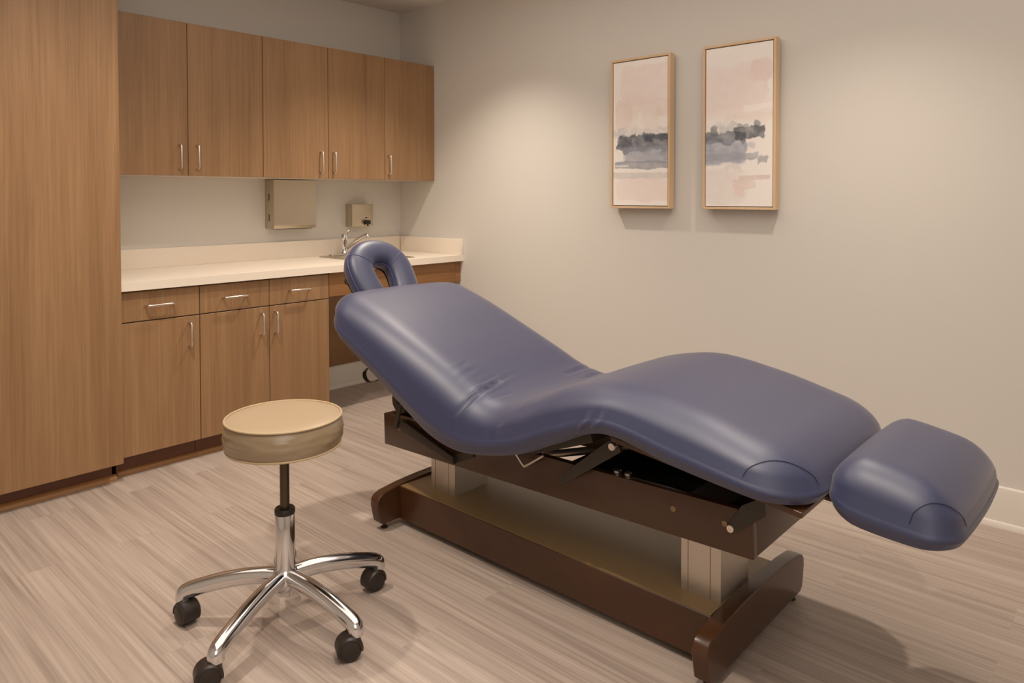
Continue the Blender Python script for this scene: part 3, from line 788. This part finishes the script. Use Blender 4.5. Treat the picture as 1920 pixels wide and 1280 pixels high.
obj('seat_plate', lathe([(0, SZ0 - .012), (.05, SZ0 - .012), (.06, SZ0 - .004), (.10, SZ0 + .0015), (0, SZ0 + .0015)], SC, n=36), BLACKS, S)
obj('gas_rod', lathe([(0, .30), (.0135, .30), (.0135, SZ0 - .008), (0, SZ0 - .008)], SC, n=28), DARKROD, S)
obj('column', lathe([(.018, .075), (.027, .08), (.031, .12), (.0295, .16), (.0285, .20), (.0275, .318), (.026, .321), (0, .321)], SC, n=40), CHROME, S)
obj('collar', lathe([(.0285, .314), (.0292, .318), (.0292, .327), (.027, .331), (.014, .331)], SC, n=36), BLACKP, S)
obj('hub', lathe([(0, .072), (.012, .072), (.016, .079), (.016, .088), (.030, .092), (.038, .104), (.040, .122), (.037, .142), (.030, .155), (0, .156)], SC, n=40), CHROME, S)
A0 = math.radians(61)
swiv = [2.2, 0.9, 0.75, 1.45, 1.0]
leg0 = None
def leg_mesh():
    pts = catmull([(.015, 0, .130), (.06, 0, .131), (.12, 0, .127), (.185, 0, .116), (.24, 0, .102), (.276, 0, .091), (.292, 0, .083), (.297, 0, .073), (.297, 0, .062)], 6)
    n = len(pts); rs = []; fl = []
    for i in range(n):
        k = i / (n - 1); rs.append(.025 - .003 * k); fl.append(.022 - .0005 * k)
    return tube(pts, rs, n=22, flat=fl, up=(0, 1, 0))
def at_stool(o, M):
    o.matrix_local = M
def local_obj(name, bm, mat, parent, sharp=35):
    bmesh.ops.recalc_face_normals(bm, faces=bm.faces)
    me = bpy.data.meshes.new(name); bm.to_mesh(me); bm.free(); smooth(me, sharp); me.materials.append(mat)
    o = bpy.data.objects.new(name, me); COL.objects.link(o); o.parent = parent; return o
# caster built about its stem axis (wheel trails along +x)
def hood_mesh():
    b = bmesh.new()
    add_lathe(b, [(0, .050), (.014, .050), (.015, .058), (.012, .062), (0, .062)], (0, 0, 0), n=20)
    # fender: half shell over the wheels
    n = 18; w = .0235
    prof = []
    for k in range(n + 1):
        a = math.radians(-25 + 215 * k / n); prof.append((math.cos(a), math.sin(a)))
    ro, ri = .0315, .024
    for sgn in (0,):
        rings = []
        for (c, s_) in prof:
            rings.append([b.verts.new((.016 + r * c, y, .0275 + r * s_)) for r, y in ((ro - .004, -w), (ro, -w + .005), (ro, w - .005), (ro - .004, w), (ri, w), (ri, -w))])
        for A, B in zip(rings, rings[1:]):
            for k in range(6): b.faces.new((A[k], A[(k + 1) % 6], B[(k + 1) % 6], B[k]))
        b.faces.new(rings[0]); b.faces.new(rings[-1][::-1])
    add_box(b, -.006, .02, -.004, .004, .012, .054, bev=.002)
    return b
def wheel_mesh(sg):
    y0 = .003 * sg; 
    return lathe([(0, 0), (.0255, 0), (.0272, .003), (.0275, .012), (.026, .018), (.019, .0215), (.008, .0225), (0, .0225)], (.016, y0, .0275), n=32, axis=(0, sg, 0))
src = {}
for k in range(5):
    ang = A0 + k * 2 * PI / 5
    if k == 0:
        leg = local_obj('leg', leg_mesh(), CHROME, S)
        cas = local_obj('caster', hood_mesh(), BLACKP, S)
        whs = [local_obj('wheel', wheel_mesh(sg), BLACKP, cas, 40) for sg in (-1, 1)]
        src = dict(leg=leg, cas=cas, whs=whs)
    else:
        leg = src['leg'].copy(); COL.objects.link(leg); leg.parent = S
        cas = src['cas'].copy(); COL.objects.link(cas); cas.parent = S
        for w_ in src['whs']:
            c_ = w_.copy(); COL.objects.link(c_); c_.parent = cas
    leg.matrix_local = Matrix.Rotation(ang, 4, 'Z')
    tip = Vector((.297 * math.cos(ang), .297 * math.sin(ang), 0))
    cas.matrix_local = Matrix.Translation(tip) @ Matrix.Rotation(math.radians([40, -85, 160, 155, 178][k]), 4, 'Z') @ Matrix.Scale(1.12, 4)

# ------------------------------------------------------------------ light
def downlight(x, y, power, ang=108, col=(1.0, .865, .72)):
    l = bpy.data.lights.new('downlight', 'SPOT'); l.shadow_soft_size = .032; l.energy = power; l.color = col
    l.spot_size = math.radians(ang); l.spot_blend = 1.0
    o = bpy.data.objects.new('downlight', l); COL.objects.link(o); o.location = (x, y, CH - .01)
    return o
downlight(-.72, -1.16, 118, 108); downlight(-.72, -3.1, 66, 106)
downlight(-2.3, -1.5, 92, 130); downlight(-2.3, -3.3, 78, 120)
def soft(x, y, z, sx, sy, power, rot=(0, 0, 0), col=(1.0, .90, .80)):  # added area fill, not a fixture of the room
    l = bpy.data.lights.new('fill_light', 'AREA'); l.shape = 'RECTANGLE'; l.size = sx; l.size_y = sy; l.energy = power; l.color = col
    o = bpy.data.objects.new('fill_light', l); COL.objects.link(o); o.location = (x, y, z); o.rotation_euler = rot
soft(-2.0, -2.8, CH - .02, 3.0, 3.4, 37)  # broad fill added below the ceiling to raise the ambient level
soft(-3.7, -4.9, 1.55, 1.8, 1.6, 14, rot=(math.radians(86), 0, math.radians(-32)), col=(1.0, .93, .87))  # fill added behind the camera to lift the backsplash wall
w = bpy.data.worlds.new('World'); scene.world = w; w.use_nodes = True
w.node_tree.nodes['Background'].inputs[0].default_value = (.8, .65, .5, 1); w.node_tree.nodes['Background'].inputs[1].default_value = .3

# ------------------------------------------------------------------ camera
YAW, PITCH, ROLL, FPX, PY = .8324, .0236, -.0011, 1358.97, 400.70
cam = bpy.data.cameras.new('camera'); co = bpy.data.objects.new('camera', cam); COL.objects.link(co)
Fv = Vector((math.sin(YAW) * math.cos(PITCH), math.cos(YAW) * math.cos(PITCH), -math.sin(PITCH)))
Rv = Vector((math.cos(YAW), -math.sin(YAW), 0)); Uv = Rv.cross(Fv)
R2 = Rv * math.cos(ROLL) + Uv * math.sin(ROLL); U2 = -Rv * math.sin(ROLL) + Uv * math.cos(ROLL)
M = Matrix((R2, U2, -Fv)).transposed().to_4x4(); M.translation = Vector((-3.2194, -3.9837, 1.2363))
co.matrix_world = M
cam.sensor_fit = 'HORIZONTAL'; cam.sensor_width = 36.0; cam.lens = FPX / 1920 * 36
cam.shift_y = (PY - 640) / 1920; cam.clip_start = .05
scene.camera = co
scene.view_settings.view_transform = 'Standard'
scene.view_settings.look = 'None'
scene.view_settings.exposure = 0.14
scene.view_settings.gamma = 1.04
scene.cycles.use_denoising = True
scene.cycles.max_bounces = 8
